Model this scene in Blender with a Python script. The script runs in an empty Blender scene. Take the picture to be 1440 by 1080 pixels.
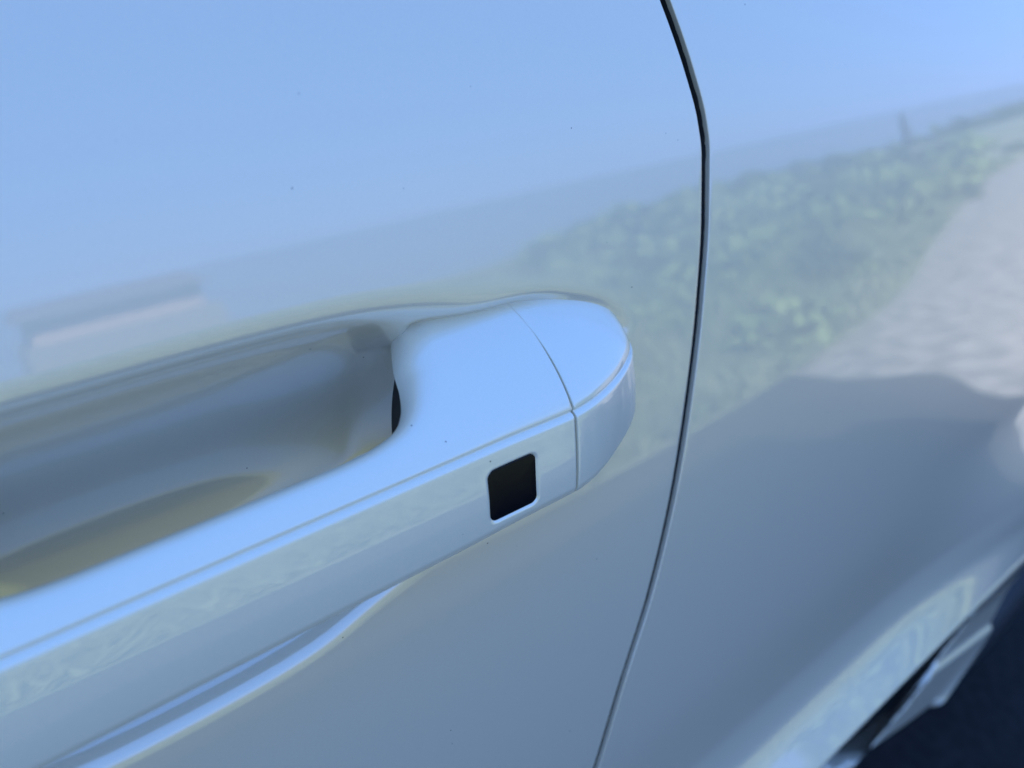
import bpy, math, random
import numpy as np
from mathutils import Vector, Matrix, noise as mnoise

R = math.radians
random.seed(7)
rng = np.random.default_rng(7)
scene = bpy.context.scene
Z0 = 0.90                                   # height of the door handle above the ground

# ------------------------------------------------------------------ camera
cam_data = bpy.data.cameras.new('camera')
cam_data.sensor_width = 36.0
cam_data.lens = 27.05
cam_data.clip_start = 0.01
cam_data.clip_end = 20000
cam_data.dof.use_dof = True
cam_data.dof.focus_distance = 0.262
cam_data.dof.aperture_fstop = 7.2
cam = bpy.data.objects.new('camera', cam_data)
scene.collection.objects.link(cam)
c_right = Vector((0.7819, -0.6227, 0.0274)); c_up = Vector((0.3080, 0.4242, 0.8516)); c_back = Vector((-0.5420, -0.6574, 0.5235))
cam.matrix_world = Matrix.Translation((-0.1488, -0.1481, Z0 + 0.1376)) @ Matrix((c_right, c_up, c_back)).transposed().to_4x4()
scene.camera = cam

# ------------------------------------------------------------------ sky and sun
SUN_EL, SUN_AZ = R(43), R(-14)               # azimuth measured from +Y (behind the car) towards +X
world = bpy.data.worlds.new('World'); scene.world = world; world.use_nodes = True
wn = world.node_tree.nodes; wl = world.node_tree.links
for n in list(wn): wn.remove(n)
sky = wn.new('ShaderNodeTexSky'); sky.sky_type = 'NISHITA'; sky.sun_disc = False
sky.sun_elevation = SUN_EL; sky.sun_rotation = SUN_AZ
sky.altitude = 50; sky.air_density = 1.0; sky.dust_density = 0.1; sky.ozone_density = 5.0
bg = wn.new('ShaderNodeBackground'); bg.inputs['Strength'].default_value = 0.066
wo = wn.new('ShaderNodeOutputWorld')
mixs = wn.new('ShaderNodeMixRGB'); mixs.inputs[0].default_value = 0.80      # clear deep-blue air evens out the pale horizon
mixs.inputs[2].default_value = (1.65, 3.55, 9.4, 1)
wl.new(sky.outputs[0], mixs.inputs[1]); wl.new(mixs.outputs[0], bg.inputs[0]); wl.new(bg.outputs[0], wo.inputs[0])
sd = bpy.data.lights.new('sun', 'SUN'); sd.energy = 4.9; sd.angle = R(0.53); sd.color = (1.0, 0.95, 0.87)
sun = bpy.data.objects.new('sun', sd); scene.collection.objects.link(sun)
s_dir = Vector((math.sin(SUN_AZ) * math.cos(SUN_EL), math.cos(SUN_AZ) * math.cos(SUN_EL), math.sin(SUN_EL)))
sun.rotation_euler = s_dir.to_track_quat('Z', 'Y').to_euler(); sun.location = (0, 6, 8)
vs = scene.view_settings
vs.view_transform = 'Standard'; vs.look = 'None'; vs.exposure = 1.80; vs.gamma = 1.0; vs.use_curve_mapping = False
scene.cycles.max_bounces = 10; scene.cycles.glossy_bounces = 6; scene.cycles.diffuse_bounces = 5

# ------------------------------------------------------------------ materials
def mat(name, col, rough=0.5, **kw):
    m = bpy.data.materials.new(name); m.use_nodes = True
    b = m.node_tree.nodes['Principled BSDF']
    b.inputs['Base Color'].default_value = (*col, 1); b.inputs['Roughness'].default_value = rough
    for k, v in kw.items(): b.inputs[k].default_value = v
    return m, m.node_tree, b
def node(nt, t, **kw):
    n = nt.nodes.new(t)
    for k, v in kw.items(): setattr(n, k, v)
    return n
def vary(nt, b, c1, c2, scale, detail=6, lo=0.35, hi=0.65, dist=0.0):
    tc = node(nt, 'ShaderNodeTexCoord'); nz = node(nt, 'ShaderNodeTexNoise')
    nz.inputs['Scale'].default_value = scale; nz.inputs['Detail'].default_value = detail; nz.inputs['Distortion'].default_value = dist
    rp = node(nt, 'ShaderNodeValToRGB'); rp.color_ramp.elements[0].position = lo; rp.color_ramp.elements[1].position = hi
    rp.color_ramp.elements[0].color = (*c1, 1); rp.color_ramp.elements[1].color = (*c2, 1)
    nt.links.new(tc.outputs['Object'], nz.inputs['Vector']); nt.links.new(nz.outputs[0], rp.inputs[0])
    nt.links.new(rp.outputs[0], b.inputs['Base Color'])
    return tc, nz, rp

def paint(name, col=(0.69, 0.615, 0.455), metal=0.26):
    """white pearl lacquer: clear coat with faint orange peel, a few dust specks"""
    m, nt, b = mat(name, col, 0.30, Metallic=metal)
    b.inputs['Coat Weight'].default_value = 1.0; b.inputs['Coat Roughness'].default_value = 0.03; b.inputs['Coat IOR'].default_value = 1.92
    b.inputs['Specular IOR Level'].default_value = 0.5
    tc = node(nt, 'ShaderNodeTexCoord')
    nz = node(nt, 'ShaderNodeTexNoise'); nz.inputs['Scale'].default_value = 260; nz.inputs['Detail'].default_value = 2
    bp = node(nt, 'ShaderNodeBump'); bp.inputs['Strength'].default_value = 0.010; bp.inputs['Distance'].default_value = 0.0004
    nt.links.new(tc.outputs['Object'], nz.inputs['Vector']); nt.links.new(nz.outputs[0], bp.inputs['Height'])
    nt.links.new(bp.outputs[0], b.inputs['Coat Normal'])
    # pearl flake: very fine brightness variation
    fl = node(nt, 'ShaderNodeTexNoise'); fl.inputs['Scale'].default_value = 2600; fl.inputs['Detail'].default_value = 1
    nt.links.new(tc.outputs['Object'], fl.inputs['Vector'])
    mr = node(nt, 'ShaderNodeMapRange'); mr.inputs[3].default_value = 0.94; mr.inputs[4].default_value = 1.06
    nt.links.new(fl.outputs[0], mr.inputs[0])
    mul = node(nt, 'ShaderNodeMixRGB', blend_type='MULTIPLY'); mul.inputs[0].default_value = 1
    mul.inputs[1].default_value = (*col, 1); nt.links.new(mr.outputs[0], mul.inputs[2])
    # thin uneven dust film on the lacquer
    df = node(nt, 'ShaderNodeTexNoise'); df.inputs['Scale'].default_value = 22; df.inputs['Detail'].default_value = 6; df.inputs['Roughness'].default_value = 0.65
    nt.links.new(tc.outputs['Object'], df.inputs['Vector'])
    dr = node(nt, 'ShaderNodeMapRange'); dr.inputs[1].default_value = 0.35; dr.inputs[2].default_value = 0.7; dr.inputs[3].default_value = 0.008; dr.inputs[4].default_value = 0.04
    nt.links.new(df.outputs[0], dr.inputs[0]); nt.links.new(dr.outputs[0], b.inputs['Coat Roughness'])
    # dust specks: sparse voronoi dots
    vo = node(nt, 'ShaderNodeTexVoronoi'); vo.inputs['Scale'].default_value = 150
    nt.links.new(tc.outputs['Object'], vo.inputs['Vector'])
    lt = node(nt, 'ShaderNodeMath', operation='LESS_THAN'); lt.inputs[1].default_value = 0.046
    nt.links.new(vo.outputs['Distance'], lt.inputs[0])
    sx = node(nt, 'ShaderNodeSeparateColor'); nt.links.new(vo.outputs['Color'], sx.inputs[0])
    gt = node(nt, 'ShaderNodeMath', operation='GREATER_THAN'); gt.inputs[1].default_value = 0.78
    nt.links.new(sx.outputs[0], gt.inputs[0])
    an = node(nt, 'ShaderNodeMath', operation='MULTIPLY'); nt.links.new(lt.outputs[0], an.inputs[0]); nt.links.new(gt.outputs[0], an.inputs[1])
    a2 = node(nt, 'ShaderNodeMath', operation='MULTIPLY'); nt.links.new(an.outputs[0], a2.inputs[0]); nt.links.new(sx.outputs[1], a2.inputs[1])
    mx = node(nt, 'ShaderNodeMixRGB'); nt.links.new(a2.outputs[0], mx.inputs[0])
    nt.links.new(mul.outputs[0], mx.inputs[1]); mx.inputs[2].default_value = (0.05, 0.045, 0.04, 1)
    nt.links.new(mx.outputs[0], b.inputs['Base Color'])
    return m
M = {}
M['paint'] = paint('white_pearl_paint')
M['lifted_paint'] = paint('white_pearl_paint_lifted', (0.76, 0.695, 0.515), 0.14)  # same lacquer as the door, base colour lifted to stand for brighter light
M['rubber'] = mat('black_rubber', (0.012, 0.013, 0.014), 0.6)[0]
M['black_gloss'] = mat('black_sensor_plastic', (0.004, 0.0045, 0.006), 0.2, **{'Specular IOR Level': 0.16})[0]
M['black_plastic'] = mat('black_plastic', (0.010, 0.011, 0.013), 0.55)[0]
M['glass'] = mat('dark_window_glass', (0.01, 0.012, 0.014), 0.03, **{'Coat Weight': 1.0})[0]
M['alloy'] = mat('alloy', (0.5, 0.5, 0.52), 0.3, Metallic=1.0)[0]
m, nt, b = mat('pale_gravel', (0.4, 0.36, 0.3), 0.95); vary(nt, b, (0.11, 0.105, 0.09), (0.23, 0.215, 0.185), 9, 8); M['gravel'] = m
m, nt, b = mat('shaded_asphalt', (0.03, 0.03, 0.03), 0.95); vary(nt, b, (0.0035, 0.0035, 0.0033), (0.012, 0.0115, 0.011), 60, 8); M['shaded_asphalt'] = m  # far darker than bare tarmac, to deepen the car's shade on the ground
m, nt, b = mat('terrain_green', (0.08, 0.11, 0.04), 1.0); vary(nt, b, (0.08, 0.105, 0.055), (0.165, 0.18, 0.11), 0.8, 8); M['turf'] = m
m, nt, b = mat('grass_blades', (0.1, 0.15, 0.04), 0.8); vary(nt, b, (0.08, 0.12, 0.048), (0.185, 0.215, 0.105), 2.5, 4); M['grass'] = m
m, nt, b = mat('shrub_leaves', (0.06, 0.1, 0.03), 0.7); vary(nt, b, (0.012, 0.03, 0.010), (0.16, 0.225, 0.07), 2.2, 5, .45, .56); M['shrub'] = m
m, nt, b = mat('woodland_leaves', (0.03, 0.05, 0.02), 0.9); vary(nt, b, (0.022, 0.04, 0.018), (0.05, 0.075, 0.03), 0.25, 4); M['wood'] = m
m, nt, b = mat('bark', (0.05, 0.04, 0.03), 0.9); M['bark'] = m
m, nt, b = mat('sea_water', (0.12, 0.15, 0.20), 0.4); M['sea'] = m
tc = node(nt, 'ShaderNodeTexCoord'); nz = node(nt, 'ShaderNodeTexNoise'); nz.inputs['Scale'].default_value = 0.15; nz.inputs['Detail'].default_value = 8
bp = node(nt, 'ShaderNodeBump'); bp.inputs['Strength'].default_value = 0.6; bp.inputs['Distance'].default_value = 1.0
nt.links.new(tc.outputs['Object'], nz.inputs[0]); nt.links.new(nz.outputs[0], bp.inputs['Height']); nt.links.new(bp.outputs[0], b.inputs['Normal'])
M['render'] = mat('pink_render', (0.33, 0.245, 0.21), 0.9)[0]
M['stone'] = mat('grey_stone', (0.17, 0.165, 0.155), 0.9)[0]
M['slate'] = mat('slate_roof', (0.10, 0.085, 0.09), 0.8)[0]

# ------------------------------------------------------------------ helpers
def mesh_obj(name, verts, faces, material, parent=None, smooth=True, loc=(0, 0, 0)):
    me = bpy.data.meshes.new(name); me.from_pydata([tuple(v) for v in verts], [], faces); me.update()
    if smooth: me.polygons.foreach_set('use_smooth', [True] * len(me.polygons))
    me.materials.append(material)
    o = bpy.data.objects.new(name, me); scene.collection.objects.link(o); o.location = loc
    if parent is not None: o.parent = parent
    return o
def grid_faces(nr, nc, closed=False, flip=False, off=0):
    f = []
    for i in range(nr - 1):
        for j in range(nc if closed else nc - 1):
            k = (j + 1) % nc
            q = (off + i * nc + j, off + i * nc + k, off + (i + 1) * nc + k, off + (i + 1) * nc + j)
            f.append(q[::-1] if flip else q)
    return f
def box_data(x0, x1, y0, y1, z0, z1):
    v = [(x0, y0, z0), (x1, y0, z0), (x1, y1, z0), (x0, y1, z0), (x0, y0, z1), (x1, y0, z1), (x1, y1, z1), (x0, y1, z1)]
    f = [(0, 3, 2, 1), (4, 5, 6, 7), (0, 1, 5, 4), (1, 2, 6, 5), (2, 3, 7, 6), (3, 0, 4, 7)]
    return v, f
def smst(a, b, x):
    t = np.clip((np.asarray(x, float) - a) / (b - a), 0, 1); return t * t * (3 - 2 * t)
def pchip(xs, ys, x):
    """monotone cubic interpolation"""
    xs = np.asarray(xs, float); ys = np.asarray(ys, float); x = np.asarray(x, float)
    h = np.diff(xs); d = np.diff(ys) / h; m = np.zeros_like(ys)
    for i in range(1, len(xs) - 1):
        if d[i - 1] * d[i] > 0:
            w1 = 2 * h[i] + h[i - 1]; w2 = h[i] + 2 * h[i - 1]; m[i] = (w1 + w2) / (w1 / d[i - 1] + w2 / d[i])
    m[0] = d[0]; m[-1] = d[-1]
    k = np.clip(np.searchsorted(xs, x) - 1, 0, len(h) - 1); t = (x - xs[k]) / h[k]; hk = h[k]
    y = (1 + 2 * t) * (1 - t) ** 2 * ys[k] + t * (1 - t) ** 2 * hk * m[k] + t * t * (3 - 2 * t) * ys[k + 1] + t * t * (t - 1) * hk * m[k + 1]
    y = np.where(x < xs[0], ys[0] + d[0] * (x - xs[0]), y); return np.where(x > xs[-1], ys[-1] + d[-1] * (x - xs[-1]), y)
def spline(P, n):
    """Catmull-Rom through the points"""
    P = np.asarray(P, float); Q = np.vstack([2 * P[0] - P[1], P, 2 * P[-1] - P[-2]]); out = []
    m = len(P) - 1
    for u in np.linspace(0, m, n):
        i = min(int(u), m - 1); t = u - i; a, b, c, d = Q[i], Q[i + 1], Q[i + 2], Q[i + 3]
        out.append(0.5 * (2 * b + (c - a) * t + (2 * a - 5 * b + 4 * c - d) * t * t + (3 * b - a - 3 * c + d) * t ** 3))
    return np.array(out)
def poly_dist(px, pz, poly, closed=True):
    best = np.full(px.shape, 1e9); n = len(poly)
    for i in range(n if closed else n - 1):
        a = poly[i]; b = poly[(i + 1) % n]; d = b - a; L = d @ d + 1e-18
        t = np.clip(((px - a[0]) * d[0] + (pz - a[1]) * d[1]) / L, 0, 1)
        best = np.minimum(best, np.hypot(px - a[0] - t * d[0], pz - a[1] - t * d[1]))
    return best
def inside(px, pz, poly):
    c = np.zeros(px.shape, bool); n = len(poly)
    for i in range(n):
        a = poly[i]; b = poly[(i + 1) % n]
        cond = (a[1] > pz) != (b[1] > pz)
        with np.errstate(divide='ignore', invalid='ignore'):
            c ^= cond & (px < (b[0] - a[0]) * (pz - a[1]) / (b[1] - a[1]) + a[0])
    return c
def tag(o, label, cat, group=None):
    o['label'] = label; o['category'] = cat
    if group: o['group'] = group
    return o
def empty(name, loc=(0, 0, 0)):
    o = bpy.data.objects.new(name, None); scene.collection.objects.link(o); o.location = loc; return o

# ================================================================== SETTING
def ground_h(x, y):
    s = np.clip((-y - 7.5) / 60.0, 0, 2.0)
    return -34 * np.where(s < 1, s * s * (1.6 - 0.6 * s), 1.0 + 0.2 * (s - 1))
ys = np.unique(np.concatenate([np.linspace(-130, -8, 60), np.linspace(-8, 6, 15), np.linspace(6, 400, 8)]))
xs = np.unique(np.concatenate([np.linspace(-600, -20, 14), np.linspace(-20, 20, 21), np.linspace(20, 600, 14)]))
X, Y = np.meshgrid(xs, ys)
g = mesh_obj('ground', np.stack([X.ravel(), Y.ravel(), ground_h(X, Y).ravel()], 1), grid_faces(len(ys), len(xs)), M['gravel']); g['kind'] = 'structure'
# grassy verge: a sheet over the gravel from the track's edge to the shore
def verge_edge(x): return pchip([-40, -4, 1.4, 3.2, 5.6, 9, 14, 40], [-2.3, -1.9, -1.5, -1.7, -2.5, -3.6, -4.6, -9], x)
vx = np.unique(np.concatenate([np.linspace(-500, -12, 12), np.linspace(-12, 16, 57), np.linspace(16, 500, 12)]))
vv = np.concatenate([[0, .1, .3, .6, 1, 1.6, 2.4, 3.4, 4.6, 6], np.linspace(7, 125, 60)])
VX, VV = np.meshgrid(vx, vv); VY = np.maximum(verge_edge(np.clip(VX, -40, 40)) - VV, -129.5)
VZ = ground_h(VX, VY) + 0.009 + 0.03 * smst(0, .3, VV)
t = mesh_obj('grass_verge', np.stack([VX.ravel(), VY.ravel(), VZ.ravel()], 1), grid_faces(len(vv), len(vx), flip=True), M['turf']); t['kind'] = 'structure'
rx = np.linspace(-30, 2.45, 241); rv = np.linspace(0, 1, 60) ** 1.3; RX, RV = np.meshgrid(rx, rv)
RY = (pchip([-30, 1.0, 1.8, 2.8], [-2.9, -2.2, -1.75, -1.6], RX) + 0.04 * np.sin(RX * 2.1)) * (1 - RV) + 2.6 * RV
RX = RX + smst(2.0, 2.45, RX) * (0.14 * np.sin(RY * 4.1 + 1) + 0.05 * np.sin(RY * 11) - 0.20 * smst(-0.9, -1.5, RY) + 3.0 * smst(-0.60, -0.20, RY))  # dark tongue drawn out along the car to carry on its shade
rd = mesh_obj('road', np.stack([RX.ravel(), RY.ravel(), np.full(RX.size, 0.004)], 1), grid_faces(60, 241), M['shaded_asphalt']); rd['kind'] = 'structure'
a = np.linspace(0, 2 * math.pi, 97)[:-1]
v = [(0, -6000, -30)] + [(12000 * math.cos(q), -6000 + 12000 * math.sin(q), -30) for q in a]
sea = mesh_obj('sea', v, [(0, i + 1, (i + 1) % 96 + 1) for i in range(96)], M['sea'], smooth=False); sea['kind'] = 'structure'

def leaf_cloud(name, centres, radii, counts, size, material, flat=0.8):
    V = []; F = []
    for c, r, n in zip(centres, radii, counts):
        d = rng.normal(size=(n, 3)); d /= np.linalg.norm(d, axis=1)[:, None]
        rr = r * (0.55 + 0.45 * rng.random(n)) ; p = np.asarray(c) + d * rr[:, None] * [1, 1, flat]
        u = rng.normal(size=(n, 3)); u /= np.linalg.norm(u, axis=1)[:, None]
        w = np.cross(u, d + 0.4 * rng.normal(size=(n, 3))); w /= np.linalg.norm(w, axis=1)[:, None] + 1e-9
        sz = size * r * (0.6 + 0.8 * rng.random(n))[:, None]
        k = len(V)
        q = np.stack([p - u * sz, p - w * sz * .55, p + u * sz, p + w * sz * .55], 1).reshape(-1, 3)
        V.extend(q.tolist()); F.extend([(k + 4 * i, k + 4 * i + 1, k + 4 * i + 2, k + 4 * i + 3) for i in range(n)])
    o = mesh_obj(name, V, F, material, smooth=False); o['kind'] = 'stuff'; return o
# grass blades close to the car
n = 46000
gx = rng.uniform(-4, 11, n); gd = rng.random(n) ** 1.4 * 5.5 + 0.02
gy = verge_edge(gx) - gd; gz = ground_h(gx, gy) + 0.02
hh = rng.uniform(.05, .17, n) * (0.6 + 0.8 * smst(.1, 1.2, gd)); an = rng.uniform(0, 6.283, n); wd = rng.uniform(.006, .014, n)
lx = rng.normal(0, .05, n); ly = rng.normal(0, .05, n)
A = np.stack([gx - wd * np.cos(an), gy - wd * np.sin(an), gz], 1); B = np.stack([gx + wd * np.cos(an), gy + wd * np.sin(an), gz], 1)
T = np.stack([gx + lx, gy + ly, gz + hh], 1)
V = np.stack([A, B, T], 1).reshape(-1, 3)
gr = mesh_obj('grass', V, [(3 * i, 3 * i + 1, 3 * i + 2) for i in range(n)], M['grass'], smooth=False); gr['kind'] = 'stuff'
gr['label'] = 'sunlit rough grass mirrored in the handle and paint'
# low scrub on the verge and the brow of the slope
cs, rs, ks = [], [], []
for i in range(330):
    x = rng.uniform(-6, 14); dd = rng.uniform(0.05, 7); y = float(verge_edge(x)) - dd
    if math.degrees(math.atan2(x, -y)) < 38: continue
    r = rng.uniform(.16, .34) * (1 + dd * .07); cs.append((x, y, float(ground_h(x, y)) + r * .35)); rs.append(r); ks.append(230)
sh = leaf_cloud('scrub', cs, rs, ks, .16, M['shrub'], .7); sh['label'] = 'low green scrub mirrored in the rear body panel'
# woodland below, reading as one dark band
cs, rs, ks = [], [], []
for i in range(210):
    az = R(rng.uniform(39, 78)); dist = rng.uniform(38, 85)
    x = dist * math.sin(az); y = -dist * math.cos(az); el = -4.6 + 3.2 * smst(48, 72, math.degrees(az)) + rng.uniform(-1.2, .35)
    r = rng.uniform(1.6, 3.2); cs.append((x, y, Z0 + dist * math.tan(R(float(el))) - r * .8)); rs.append(r); ks.append(150)
wd_ = leaf_cloud('woodland', cs, rs, ks, .2, M['wood'], .9); wd_['label'] = 'dark far woodland band mirrored in the paint'

# ================================================================== THE CAR
car = empty('car', (0, 0, 0))
tag(car, 'white pearl-painted car seen close up at its door handle', 'car')

TZ = [-0.70, -0.350, -0.342, -0.330, -0.321, -0.311, -0.292, -0.280, -0.26, -0.20, -0.10, 0.0, 0.3]
TT = [37.5, 37.5, 37.5, 36.5, 31, 19, 12, 4, 4, 8, 10, 11.1, 11.3]
_z = np.linspace(-0.70, 0.30, 4001); _t = np.tan(np.radians(pchip(TZ, TT, _z)))
_y = np.concatenate([[0], np.cumsum((_t[1:] + _t[:-1]) / 2 * (_z[1] - _z[0]))]); _y += 0.030 - np.interp(0, _z, _y)
def base_y(x, z):
    y = np.interp(z, _z, _y)
    # the panel swells outwards towards the wheel arch at its lower rear
    sw = smst(0.30, 0.66, x) * smst(-0.19, -0.31, z)
    y_edge = np.interp(-0.345, _z, _y)
    return y + sw * 0.85 * np.minimum(0, (y_edge - 0.003) - y)

# --- grip recess in the door skin
OUT = [(-0.235, -0.014), (-0.228, 0.012), (-0.205, 0.034), (-0.175, 0.0415), (-0.12, 0.0425), (-0.07, 0.0415), (-0.04, 0.0385), (-0.004, 0.0325), (0.027, 0.0245), (0.046, 0.0150), (0.0545, 0.0045),
       (0.052, -0.008), (0.036, -0.020), (0.012, -0.034), (-0.02, -0.0470), (-0.045, -0.0550), (-0.068, -0.0614), (-0.09, -0.0675), (-0.12, -0.0695), (-0.16, -0.068), (-0.195, -0.060), (-0.222, -0.041)]
OUT = spline(OUT + [OUT[0]], 260)[:-1]
_e = np.linspace(0, 0.06, 601)
_sl = 1.9 * smst(0, 0.0085, _e) * np.clip(1 - _e / 0.055, 0, 1); _dep = np.concatenate([[0], np.cumsum((_sl[1:] + _sl[:-1]) / 2 * 1e-4)])
PX0, PX1, PZ0, PZ1, PS = -0.26, 0.08, -0.09, 0.065, 0.001
gxs = np.arange(PX0, PX1 + 1e-9, PS); gzs = np.arange(PZ0, PZ1 + 1e-9, PS); GX, GZ = np.meshgrid(gxs, gzs)
ins = inside(GX, GZ, OUT); kR = int(np.argmin(np.hypot(OUT[:, 0] - 0.0545, OUT[:, 1] - 0.0045)))
ed = np.where(ins, poly_dist(GX, GZ, OUT), 0)
eT = np.where(ins, poly_dist(GX, GZ, OUT[:kR + 1], False), 0)                       # distance below the upper lip
eB = np.where(ins, poly_dist(GX, GZ, np.vstack([OUT[kR:], OUT[:1]]), False), 0)     # distance above the lower lip
def prof(rad, s0, s1, E):
    e = np.linspace(0, 0.13, 1301); sl = smst(0, rad, e) * (s0 + (s1 - s0) * np.clip(e / E, 0, 1)); return e, np.concatenate([[0], np.cumsum((sl[1:] + sl[:-1]) / 2 * 1e-4)])
dT = np.interp(eT, *prof(0.014, 1.25, 0.10, 0.075)); dB = np.interp(eB, *prof(0.010, 5.0, 3.5, 0.03))
hh_ = np.clip(0.5 + 0.5 * (dB - dT) / 0.006, 0, 1); DEP = np.maximum(0, dB * (1 - hh_) + dT * hh_ - 0.006 * hh_ * (1 - hh_) * smst(0, 0.012, ed))
DEP = DEP * (1 - 0.62 * smst(-0.05, -0.006, GX))
def blur(Aa, k):
    for ax in (0, 1):
        s = np.zeros_like(Aa)
        for d in range(-k, k + 1): s += np.roll(Aa, d, ax)
        Aa = s / (2 * k + 1)
    return Aa
DEP = blur(blur(blur(DEP, 1), 1), 2)
def pocket(x, z):
    i = np.clip((x - PX0) / PS, 0, len(gxs) - 1.001); j = np.clip((z - PZ0) / PS, 0, len(gzs) - 1.001)
    i0 = i.astype(int); j0 = j.astype(int); fi = i - i0; fj = j - j0
    d = DEP[j0, i0] * (1 - fi) * (1 - fj) + DEP[j0, i0 + 1] * fi * (1 - fj) + DEP[j0 + 1, i0] * (1 - fi) * fj + DEP[j0 + 1, i0 + 1] * fi * fj
    return np.where((x > PX0) & (x < PX1) & (z > PZ0) & (z < PZ1), d, 0)

# --- shut line between the door and the next panel
SZ = [-0.60, -0.40, -0.2140, -0.1745, -0.1290, -0.0832, -0.0415, -0.0019, 0.0356, 0.058, 0.0715, 0.0864, 0.1126, 0.17]
SX = [-0.10, -0.048, 0.0295, 0.0458, 0.0668, 0.0823, 0.0922, 0.0992, 0.1028, 0.1030, 0.1005, 0.0945, 0.0805, 0.040]
def shut(z): return pchip(SZ, SX, z)
GAP = 0.0040

def side_panel(name, xb, zs, right_edge, fold, with_pocket, x_anchor, taper):
    """height-field skin whose one vertical edge follows the shut line and is rolled inwards"""
    cols = []
    zs = np.asarray(zs)
    off = shut(zs) - x_anchor
    for x0 in xb:
        w = taper(x0); x = x0 + w * off + (-GAP / 2 - fold if right_edge else GAP / 2 + fold) * w
        y = base_y(x, zs)
        if with_pocket: y = y + pocket(x, zs)
        cols.append(np.stack([x, y, zs], 1))
    s = 1 if right_edge else -1; e = cols[-1] if right_edge else cols[0]; roll = []
    r = fold
    for ang in np.linspace(12, 90, 8):
        q = R(ang); roll.append(e + np.array([s * r * math.sin(q), r * (1 - math.cos(q)), 0]))
    for d in (0.004, 0.010, 0.020): roll.append(roll[7] + np.array([0, d, 0]))
    cols = cols + roll if right_edge else roll[::-1] + cols
    return np.stack(cols, 0)          # [col, row, 3]

def flare(x): return pchip([-0.95, 0.20, 0.30, 0.42, 0.52, 0.612], [0.022, 0.018, 0.006, -0.016, -0.030, -0.039], x)
# the neighbouring panel with its ledge, bottom edge and wheel-arch lip
zr2 = np.concatenate([np.linspace(-0.351, -0.265, 62), np.linspace(-0.263, 0.165, 120)])
xb2 = np.concatenate([np.linspace(0.1030, 0.125, 14), np.linspace(0.13, 0.43, 46), np.linspace(0.435, 0.612, 110)])
PG = side_panel('body_panel', xb2, zr2, False, 0.0004, False, 0.1030, lambda x: 1 - float(smst(0.12, 0.42, x)))
nc, nr = PG.shape[:2]
low = []
for k in range(26):
    u = (k + 1) / 26.0; e = PG[:, 0, :].copy(); x = e[:, 0]
    wv = smst(0.450 + 0.11 * u, 0.470 + 0.11 * u, x)
    ra = np.array([0.0, 0.0016 * math.sin(min(u * 6, 1) * math.pi / 2) , 0])
    roll_y = 0.003 * (1 - math.cos(min(u * 5, 1) * math.pi / 2)) + 0.045 * max(0, u - 0.2); roll_z = -0.003 * math.sin(min(u * 5, 1) * math.pi / 2) + 0.004 * max(0, u - .2)
    dn_z = -0.150 * u; dn_y = (flare(x) + 0.004 - e[:, 1]) * float(smst(0, 0.7, u))
    low.append(np.stack([x, e[:, 1] + roll_y * (1 - wv) + dn_y * wv, e[:, 2] + roll_z * (1 - wv) + dn_z * wv], 1))
PG = np.concatenate([np.stack(low[::-1], 1), PG], 1); nr = PG.shape[1]
P = PG.reshape(-1, 3) + [0, 0, Z0]
bpanel = mesh_obj('body_panel', P, grid_faces(nc, nr), M['paint'], car); bpanel['label'] = 'white body panel behind the shut line'
# rolled lip along the wheel arch edge of that panel
e = PG[-1]; ring = [e]
for ang in np.linspace(15, 90, 6): ring.append(e + np.array([0.003 * math.sin(R(ang)), 0.003 * (1 - math.cos(R(ang))), 0]))
for d in (.008, .02, .04): ring.append(ring[6] + np.array([0.0, d, 0]))
lip = np.stack(ring, 0); mesh_obj('wheel_arch_lip', lip.reshape(-1, 3) + [0, 0, Z0], grid_faces(lip.shape[0], lip.shape[1]), M['paint'], car)
# rubber weather seal, raised over the right flange to stand for gap shade
sz = np.linspace(-0.45, 0.165, 90); pts = []
for q, d in ((-0.0050, 0.016), (-0.0022, 0.013), (0.0, 0.0105), (0.0012, 0.0075), (0.0017, 0.0045), (0.0021, 0.0022), (0.0026, 0.0012), (0.0034, 0.0016), (0.0042, 0.010)):
    x = shut(sz) + q * 0.97; pts.append(np.stack([x, base_y(x, sz) + d, sz], 1))
seal = np.stack(pts, 0); mesh_obj('door_seal', seal.reshape(-1, 3) + [0, 0, Z0], grid_faces(9, 90), M['rubber'], car)

# --- sill below the door: flares out to meet the wheel arch, with a small step along it
sxs = np.linspace(-0.95, 0.612, 150); szs = np.concatenate([np.linspace(-0.600, -0.575, 8), np.linspace(-0.57, -0.505, 10), np.linspace(-0.503, -0.485, 14), np.linspace(-0.48, -0.36, 12)])
SXg, SZg = np.meshgrid(sxs, szs, indexing='ij')
fl = flare(SXg)
cx = np.where(SZg < -0.5, SXg - (SXg - 0.52) * smst(0.52, 0.612, SXg) * smst(-0.505, -0.60, SZg) * 0.75, SXg)
SY = fl + 0.004 * smst(-0.499, -0.490, SZg) + 0.03 * smst(-0.572, -0.604, SZg) + 0.006 * smst(-0.44, -0.36, SZg)
ztop = pchip([-0.95, 0.40, 0.43, 0.455, 0.48, 0.515, 0.55, 0.612], [-0.66, -0.61, -0.575, -0.545, -0.515, -0.470, -0.430, -0.385], SXg)
ex = np.maximum(0, SZg - ztop); SY = SY + 0.2 * ex; SZg = np.where(ex > 0, ztop - 1.5 * ex, SZg)
sill = mesh_obj('sill', np.stack([cx, SY, SZg + Z0], 2).reshape(-1, 3), grid_faces(len(sxs), len(szs)), M['paint'], car)
sill['label'] = 'white sill under the rear panel beside the wheel'
v, f = box_data(-0.95, 0.600, 0.026, 0.40, -0.61, -0.40); v = [(a, b, c + Z0) for a, b, c in v]
mesh_obj('underbody', v, f, M['black_plastic'], car, smooth=False)
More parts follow.
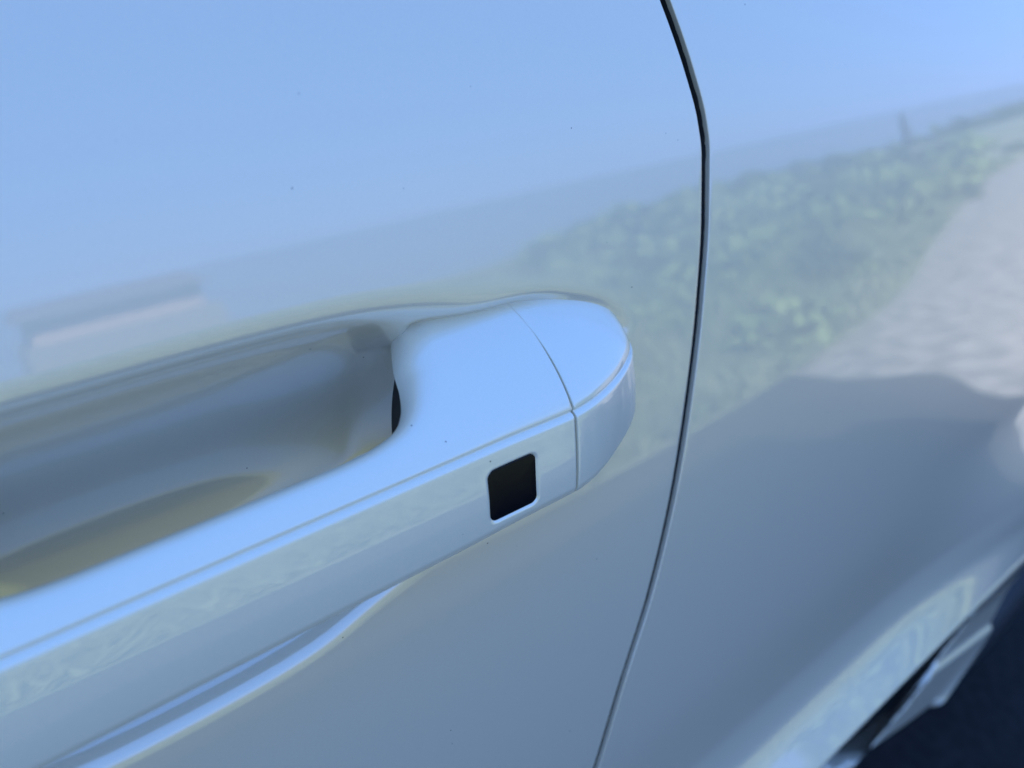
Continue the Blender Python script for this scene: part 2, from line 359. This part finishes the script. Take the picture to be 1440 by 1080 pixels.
v, f = box_data(-0.95, 0.497, -0.012, 0.030, -0.40, -0.378); v = [(a, b, c + Z0) for a, b, c in v]
mesh_obj('sill_seal', v, f, M['rubber'], car, smooth=False)

# --- door handle ------------------------------------------------------------
XM = -0.1125
r_half = [(XM, 0.0148), (-0.090, 0.0148), (-0.0765, 0.0149), (-0.0660, 0.0157), (-0.0575, 0.0178), (-0.0518, 0.0222), (-0.0482, 0.0285), (-0.0456, 0.0360), (-0.0415, 0.0440), (-0.0365, 0.0525), (-0.0315, 0.0630), (-0.0240, 0.0740), (-0.0130, 0.0820), (-0.0015, 0.0840)]
f_half = [XM, -0.090, -0.0755, -0.0635, -0.0530, -0.0445, -0.0375, -0.0320, -0.0275, -0.0235, -0.0190, -0.0135, -0.0070, -0.0006]
def yfront(x): return pchip([-0.25, -0.20, -0.10, -0.03, 0, 0.0083, 0.0168, 0.0275, 0.0365, 0.0447, 0.0505, 0.0540, 0.0560], [0.004, 0.0015, 0.0012, 0.0008, 0.0, 0.0010, 0.0032, 0.0072, 0.0118, 0.0176, 0.0240, 0.0310, 0.045], x)
def zcrown(d): return pchip([0, 0.003, 0.008, 0.016, 0.025, 0.035, 0.048, 0.07], [0, 0.0031, 0.0071, 0.0122, 0.0171, 0.0214, 0.0252, 0.0275], d)
def fillet(e, r=0.011):
    q = np.clip(1 - e / r, 0, 1); q = 0.95 * q; return (0.0130 + 0.3 * (r - 0.011)) * (1 - np.sqrt(np.maximum(0, 1 - q * q)))
def height(x): return 0.0360 - 0.0013 * smst(-0.05, 0.0, x) - 0.004 * smst(0.003, 0.035, x)
rc = spline(r_half, 200); fc = pchip(np.linspace(0, 199, len(f_half)), f_half, np.arange(200))
# the visible half continues into the door, then runs to the seam
halfR, halfF = rc, fc
# refine so that the sensor window falls on dense ribs
def densify(Fx, Rp, step=0.0006):
    u = np.concatenate([[0], np.cumsum(np.maximum(np.abs(np.diff(Fx)) / step, np.hypot(*np.diff(Rp, axis=0).T) / 0.0016))]); uu = np.linspace(0, u[-1], int(u[-1]) + 2)
    return np.interp(uu, u, Fx), np.stack([np.interp(uu, u, Rp[:, 0]), np.interp(uu, u, Rp[:, 1])], 1)
hF, hR = densify(halfF, halfR)
mF = (2 * XM - fc)[::-1][:-1]; mR = np.stack([2 * XM - rc[:, 0], rc[:, 1]], 1)[::-1][:-1]
gF = np.concatenate([mF, hF]); gR = np.vstack([mR, hR])
edge_curve = np.vstack([np.stack([2 * XM - rc[:, 0], rc[:, 1]], 1)[::-1], rc])      # rounded rear edge in plan
BX0, BX1, BZ0, BZ1, BR = -0.0358, -0.0172, -0.0272, -0.0086, 0.0026                 # sensor window
def window_sd(x, z):
    qx = np.abs(x - (BX0 + BX1) / 2) - ((BX1 - BX0) / 2 - BR); qz = np.abs(z - (BZ0 + BZ1) / 2) - ((BZ1 - BZ0) / 2 - BR)
    return np.hypot(np.maximum(qx, 0), np.maximum(qz, 0)) + np.minimum(np.maximum(qx, qz), 0) - BR
def section(Fx, Rp, straight, edge, nprev, window=False):
    """one closed loop of the handle's surface, from the rear edge over the top and front to the underside"""
    Fy = float(yfront(Fx)); h = 1e-4
    tx, ty = 2 * h, float(yfront(Fx + h) - yfront(Fx - h)); L = math.hypot(tx, ty); nx, ny = ty / L, -tx / L     # outward front normal
    H = float(height(Fx))
    F0 = np.array([Fx - nx * 0.0006, Fy - ny * 0.0006])
    tt = 1 - (1 - np.linspace(0, 1, 54)) ** 1.55
    if straight:
        B = F0 + (Rp - F0) * tt[:, None]
    else:
        d = np.hypot(*(Rp - F0)); P1 = F0 + np.array([0, 0.45 * d]); P2 = Rp - nprev * 0.45 * d; q = tt[:, None]
        B = (1 - q) ** 3 * F0 + 3 * (1 - q) ** 2 * q * P1 + 3 * (1 - q) * q * q * P2 + q ** 3 * Rp
    if straight: dz = np.hypot(B[:, 0] - F0[0], B[:, 1] - F0[1])
    else: dz = np.maximum(0, B[:, 1] - F0[1])
    bow = 0.0022 * np.sin(np.clip((B[:, 1] - F0[1]) / 0.045, 0, 1) * math.pi) * float(smst(-0.03, -0.005, Fx)) * float(1 - smst(0.01, 0.04, Fx))
    zt = zcrown(dz) + 0.0005
    if edge is not None: zt = zt - fillet(poly_dist(B[:, 0], B[:, 1], edge, False), 0.011 + 0.003 * float(smst(0.016, 0.032, Rp[1])))
    top = np.stack([B[:, 0] + bow, B[:, 1], zt], 1)[::-1]                       # rear -> front
    fr = []
    for o, z in [(-0.00075, -0.0001), (-0.0011, -0.0007), (-0.0011, -0.0011), (-0.0004, -0.00135), (0.0001, -0.0016), (0.00055, -0.0020), (0.00085, -0.0026), (0.0010, -0.0034)]:
        fr.append((Fx + nx * o, Fy + ny * o, z))
    zz = np.linspace(-0.0044, -H + 0.006, 58)
    o = 0.0010 + 0.0035 * np.sin(np.clip((-zz - 0.003) / (H - 0.003), 0, 1) * math.pi * 0.5)
    if window:
        o = o - 0.0008 * (1 - smst(-0.0001, 0.0007, window_sd(np.full_like(zz, Fx), zz)))
    fr += [(Fx + nx * a, Fy + ny * a, c) for a, c in zip(o, zz)]
    oe = o[-1]
    for ang in np.linspace(12, 90, 9):
        q = R(ang); a = oe - 0.0065 * (1 - math.cos(q)); fr.append((Fx + nx * a, Fy + ny * a, -H + 0.006 - 0.006 * math.sin(q)))
    a = np.array(fr[-1][:2]); bt = []
    for q in (0.3, 0.5): p = a + (Rp - a) * q; bt.append((p[0], p[1], -H))
    u_ = np.zeros(2) if straight else nprev
    Rq = Rp - u_ * 0.0085
    bt += [(*(a + (Rq - a) * 0.93), -H + 0.0008), (*(a + (Rq - a) * 0.985), -H + 0.003), *[(*(Rp - u_ * dd), zz_) for dd, zz_ in ((0.0085, -H + 0.008), (0.0070, min(top[0, 2], 0.004) - 0.010), (0.0038, min(top[0, 2], 0.012) - 0.0038))]]
    return np.vstack([top, np.array(fr), np.array(bt)])
def loft(name, secs, cap_ends, parent, outward):
    n = len(secs[0]); secs = list(secs); S = np.stack(secs, 0)
    def closing(sec, dx):
        c = sec.mean(0); out = []
        for sh, d in ((0.00018, 0.00010), (0.0006, 0.00020), (0.004, 0.00024)):
            dv = c - sec; l = np.linalg.norm(dv[:, 1:], axis=1)[:, None] + 1e-9; out.append(sec + np.hstack([np.zeros((n, 1)), dv[:, 1:] / l * sh]) + np.array([dx * d, 0, 0]))
        return out
    if cap_ends[0]: S = np.concatenate([np.stack(closing(S[0], -1)[::-1], 0), S], 0)
    if cap_ends[1]: S = np.concatenate([S, np.stack(closing(S[-1], 1), 0)], 0)
    m = S.shape[0]; V = S.reshape(-1, 3) + [0, 0, Z0]; F = grid_faces(m, n, closed=True, flip=outward)
    F.append(tuple(range(n)) if outward else tuple(range(n))[::-1]); F.append(tuple((m - 1) * n + i for i in range(n))[::-1] if outward else tuple((m - 1) * n + i for i in range(n)))
    return mesh_obj(name, V, F, M['lifted_paint'], parent)
nrm = np.zeros_like(gR); tg = np.gradient(gR, axis=0); tg /= np.linalg.norm(tg, axis=1)[:, None] + 1e-12
nrm[:, 0] = -tg[:, 1]; nrm[:, 1] = tg[:, 0]
secs = []
for Fx, Rp, nn in zip(gF, gR, nrm):
    secs.append(section(Fx, Rp, False, edge_curve, nn, window=(-0.045 < Fx < -0.008)))
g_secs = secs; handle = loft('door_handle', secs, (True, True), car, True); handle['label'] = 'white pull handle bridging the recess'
# end cap
cF = np.concatenate([np.linspace(0.0006, 0.040, 60), np.linspace(0.0408, 0.0556, 44)])
secs = []
for Fx in cF:
    Rp = np.array([-0.0002 + (Fx - 0.0006) * 0.88, 0.084])
    secs.append(section(Fx, Rp, True, None, None))
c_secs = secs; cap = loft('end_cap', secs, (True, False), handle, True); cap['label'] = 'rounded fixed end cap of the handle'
# channel added in the door skin to shade the contact of foot and cap
cont = []
for sec in g_secs + c_secs:
    tp = sec[:54]; surf = base_y(tp[:, 0], tp[:, 2]) + pocket(tp[:, 0], tp[:, 2]); dlt = tp[:, 1] - surf       # > 0: inside the door
    k_ = np.where((dlt[:-1] > 0) & (dlt[1:] <= 0))[0]
    if len(k_): a_ = k_[0]; q = dlt[a_] / (dlt[a_] - dlt[a_ + 1] + 1e-12); p_ = tp[a_] + (tp[a_ + 1] - tp[a_]) * q; cont.append((p_[0], p_[2]))
cont = np.array([c for c in cont if c[0] > -0.06])
fd = poly_dist(GX, GZ, cont, False) if len(cont) > 2 else np.full(GX.shape, 1.0)
DEP = DEP + 0.0032 * np.exp(-(fd / 0.0024) ** 2) * (1 - 0.75 * smst(0.0, 0.03, GX))
zr = np.unique(np.round(np.concatenate([np.linspace(-0.351, -0.09, 70), np.arange(-0.09, 0.065, 0.0011), np.linspace(0.065, 0.165, 26)]), 6))
xb = np.unique(np.round(np.concatenate([np.linspace(-1.02, -0.27, 26), np.arange(-0.27, 0.085, 0.0011), np.linspace(0.085, 0.1028, 12)]), 6))
PG = side_panel('door', xb, zr, True, 0.0016, True, 0.1030, lambda x: float(smst(-0.06, 0.1, x)) if x < 0.1 else 1.0)
nc, nr = PG.shape[:2]; P = PG.reshape(-1, 3) + [0, 0, Z0]
door = mesh_obj('door', P, grid_faces(nc, nr), M['paint'], car); door['label'] = 'white door skin with scooped hand recess'
# black touch sensor let into the front face
ringn = 48; Vv = []; ang = np.linspace(0, 2 * math.pi, ringn + 1)[:-1]
def rrect(inset):
    out = []
    cxm, czm = (BX0 + BX1) / 2, (BZ0 + BZ1) / 2; hx, hz = (BX1 - BX0) / 2 - BR, (BZ1 - BZ0) / 2 - BR; rr = BR - min(inset, 0.0004)
    for q in ang:
        c, s = math.cos(q), math.sin(q); out.append((cxm + math.copysign(hx, c) + rr * c, czm + math.copysign(hz, s) + rr * s))
    k = min(1.0, 1.0 - (inset - 0.0004) / 0.0093) if inset > 0.0004 else 1.0
    return [(cxm + (x - cxm) * k, czm + (z - czm) * k) for x, z in out]
def face_y(x, z):
    H = height(x); return yfront(x) - (0.0010 + 0.0035 * np.sin(np.clip((-z - 0.003) / (H - 0.003), 0, 1) * math.pi * 0.5))
levels = [(-0.0001, 0.0014), (-0.0001, 0.00062), (0.0001, 0.00048), (0.0004, 0.00042), (0.003, 0.00038), (0.006, 0.00036), (0.0085, 0.00036)]
for ins, d in levels: Vv += [(x, float(face_y(x, z)) + d, z + Z0) for x, z in rrect(ins)]
Ff = grid_faces(len(levels), ringn, closed=True, flip=True) + [tuple((len(levels) - 1) * ringn + i for i in range(ringn))[::-1]]
sensor = mesh_obj('touch_sensor', Vv, Ff, M['black_gloss'], handle); sensor['label'] = 'small black rounded square touch sensor'
# dark gasket where the handle's foot enters the door
v, f = box_data(-0.0352, -0.008, 0.0425, 0.085, -0.036 + Z0, 0.0065 + Z0)
gk = mesh_obj('gasket', v, f, M['black_plastic'], handle, smooth=False)
bv = gk.modifiers.new('bevel', 'BEVEL'); bv.width = 0.002; bv.segments = 3

# --- the rest of the body, out of frame: it carries the panels and throws the shade
def loft_rects(name, rects, material, parent):
    V = []; F = []
    for (x0, x1, y0, y1, z) in rects: V += [(x0, y0, z + Z0), (x1, y0, z + Z0), (x1, y1, z + Z0), (x0, y1, z + Z0)]
    m = len(rects)
    for i in range(m - 1):
        for j in range(4):
            k = (j + 1) % 4; F.append((4 * i + j, 4 * i + k, 4 * i + 4 + k, 4 * i + 4 + j))
    F.append((3, 2, 1, 0)); F.append(tuple(4 * (m - 1) + j for j in range(4)))
    o = mesh_obj(name, V, F, material, parent, smooth=False); b = o.modifiers.new('bevel', 'BEVEL'); b.width = 0.03; b.segments = 3; return o
loft_rects('front_body', [(-2.75, -1.03, 0.05, 1.75, -0.60), (-2.85, -1.03, 0.02, 1.78, -0.35), (-2.80, -1.03, 0.045, 1.755, 0.02), (-2.55, -1.03, 0.10, 1.70, 0.13)], M['paint'], car)
loft_rects('rear_body', [(1.36, 1.75, 0.03, 1.77, -0.55), (1.36, 1.85, 0.00, 1.80, -0.30), (0.90, 1.82, 0.045, 1.755, 0.0), (0.62, 1.70, 0.07, 1.73, 0.16)], M['paint'], car)
loft_rects('inner_body', [(-1.0, 0.60, 0.12, 1.70, -0.62), (-1.0, 0.60, 0.10, 1.72, -0.2), (-1.0, 0.70, 0.10, 1.72, 0.155)], M['black_plastic'], car)
loft_rects('roof', [(-0.62, 1.40, 0.26, 1.54, 0.585), (-0.55, 1.30, 0.31, 1.49, 0.635)], M['paint'], car)
def pane(name, pts, material, th=0.006):
    p = [Vector(q) + Vector((0, 0, Z0)) for q in pts]; nn = (p[1] - p[0]).cross(p[-1] - p[0]).normalized()
    V = [tuple(q) for q in p] + [tuple(q - nn * th) for q in p]; k = len(p)
    F = [tuple(range(k)), tuple(range(2 * k - 1, k - 1, -1))] + [((i + 1) % k, i, k + i, k + (i + 1) % k) for i in range(k)]
    return mesh_obj(name, V, F, material, car, smooth=False)
pane('side_window', [(-1.15, 0.075, 0.172), (0.03, 0.075, 0.172), (0.06, 0.265, 0.60), (-0.50, 0.265, 0.60)], M['glass'])
pane('side_window', [(0.10, 0.075, 0.172), (1.05, 0.075, 0.172), (0.80, 0.265, 0.60), (0.12, 0.265, 0.60)], M['glass'])
pane('pillar', [(0.03, 0.082, 0.172), (0.10, 0.082, 0.172), (0.12, 0.268, 0.60), (0.06, 0.268, 0.60)], M['black_plastic'])
pane('pillar', [(1.05, 0.072, 0.165), (1.55, 0.09, 0.165), (1.30, 0.27, 0.60), (0.80, 0.265, 0.60)], M['paint'])
pane('windscreen', [(-1.25, 0.12, 0.15), (-1.25, 1.68, 0.15), (-0.60, 1.50, 0.60), (-0.60, 0.30, 0.60)], M['glass'])
pane('waist_trim', [(-1.05, 0.064, 0.164), (1.05, 0.064, 0.164), (1.05, 0.070, 0.176), (-1.05, 0.070, 0.176)], M['black_plastic'], 0.02)
# wheels
def lathe(name, prof, seg, material, parent, centre):
    V = []
    for k in range(seg):
        q = 2 * math.pi * k / seg
        V += [(centre[0] + r * math.cos(q), centre[1] + y, centre[2] + r * math.sin(q)) for r, y in prof]
    n = len(prof); F = []
    for k in range(seg):
        for j in range(n - 1): a_ = k * n + j; b_ = ((k + 1) % seg) * n + j; F.append((a_, a_ + 1, b_ + 1, b_))
    return mesh_obj(name, V, F, material, parent)
tyre_p = [(0.225, 0.035), (0.232, 0.020), (0.26, 0.008), (0.30, 0.010), (0.322, 0.022), (0.330, 0.040), (0.331, 0.07), (0.325, 0.074), (0.325, 0.082), (0.332, 0.086), (0.332, 0.12), (0.326, 0.124), (0.326, 0.132), (0.331, 0.136), (0.330, 0.18), (0.320, 0.20), (0.26, 0.212), (0.225, 0.20)]
rim_p = [(0.226, 0.034), (0.215, 0.036), (0.205, 0.060), (0.19, 0.075), (0.08, 0.055), (0.03, 0.045), (0.0, 0.045)]
for wx in (0.985, -1.72):
    w0 = lathe('wheel', tyre_p, 72, M['rubber'], car, (wx, 0.0, 0.331)); lathe('rim', rim_p, 48, M['alloy'], w0, (wx, 0.0, 0.331))
V = []; m_ = 40
for q in np.linspace(-0.25, math.pi + 0.25, m_):
    for yy in (0.015, 0.20, 0.45): V.append((0.985 + 0.385 * math.cos(q), yy, 0.34 + 0.40 * math.sin(q)))
mesh_obj('wheel_arch_liner', V, grid_faces(m_, 3), M['black_plastic'], car)
v, f = box_data(0.60, 1.40, 0.45, 0.47, 0.2, 0.80); mesh_obj('wheel_well_wall', v, f, M['black_plastic'], car, smooth=False)

# ================================================================== things seen only as reflections
house = empty('house', (4.3, -30.5, -4.6)); tag(house, 'pink-walled house with dark roof mirrored left of the recess', 'house')
v, f = box_data(-2.7, 2.7, -2.2, 2.2, 4.15, 4.95); mesh_obj('wall', v, f, M['render'], house, smooth=False)
mesh_obj('roof', [(-3.1, -2.7, 4.95), (3.1, -2.7, 4.95), (3.1, 2.7, 4.95), (-3.1, 2.7, 4.95), (-2.9, 0, 5.42), (2.7, 0, 5.42)], [(0, 1, 5, 4), (2, 3, 4, 5), (1, 2, 5), (3, 0, 4), (3, 2, 1, 0)], M['slate'], house, smooth=False)
v, f = box_data(-3.0, 3.2, -2.2, 2.6, -2.0, 4.15); mesh_obj('lower_storey', v, f, M['stone'], house, smooth=False)
for wx in (-1.6, 0.0, 1.6):
    v, f = box_data(wx - .45, wx + .45, 2.6, 2.66, 1.2, 2.3); mesh_obj('window', v, f, M['black_plastic'], house, smooth=False)
snag = empty('bare_tree', (18.6, -9.3, -0.4)); tag(snag, 'thin bare leaning tree mirrored above the tree line', 'tree')
def limb(name, pts, rad, parent):
    V = []; n = 7
    for p, r in zip(pts, rad):
        V += [(p[0] + r * math.cos(6.283 * k / n), p[1] + r * math.sin(6.283 * k / n), p[2]) for k in range(n)]
    return mesh_obj(name, V, grid_faces(len(pts), n, closed=True), M['bark'], parent)
tr = limb('trunk', [(0, 0, -.3), (-.15, .1, .3), (-.35, .2, .8), (-.75, .35, 1.15), (-1.1, .5, 1.25)], [.11, .10, .08, .05, .02], snag)
limb('branch', [(-.2, .1, .4), (.15, 0, .75), (.3, 0, .95)], [.05, .03, .01], tr)
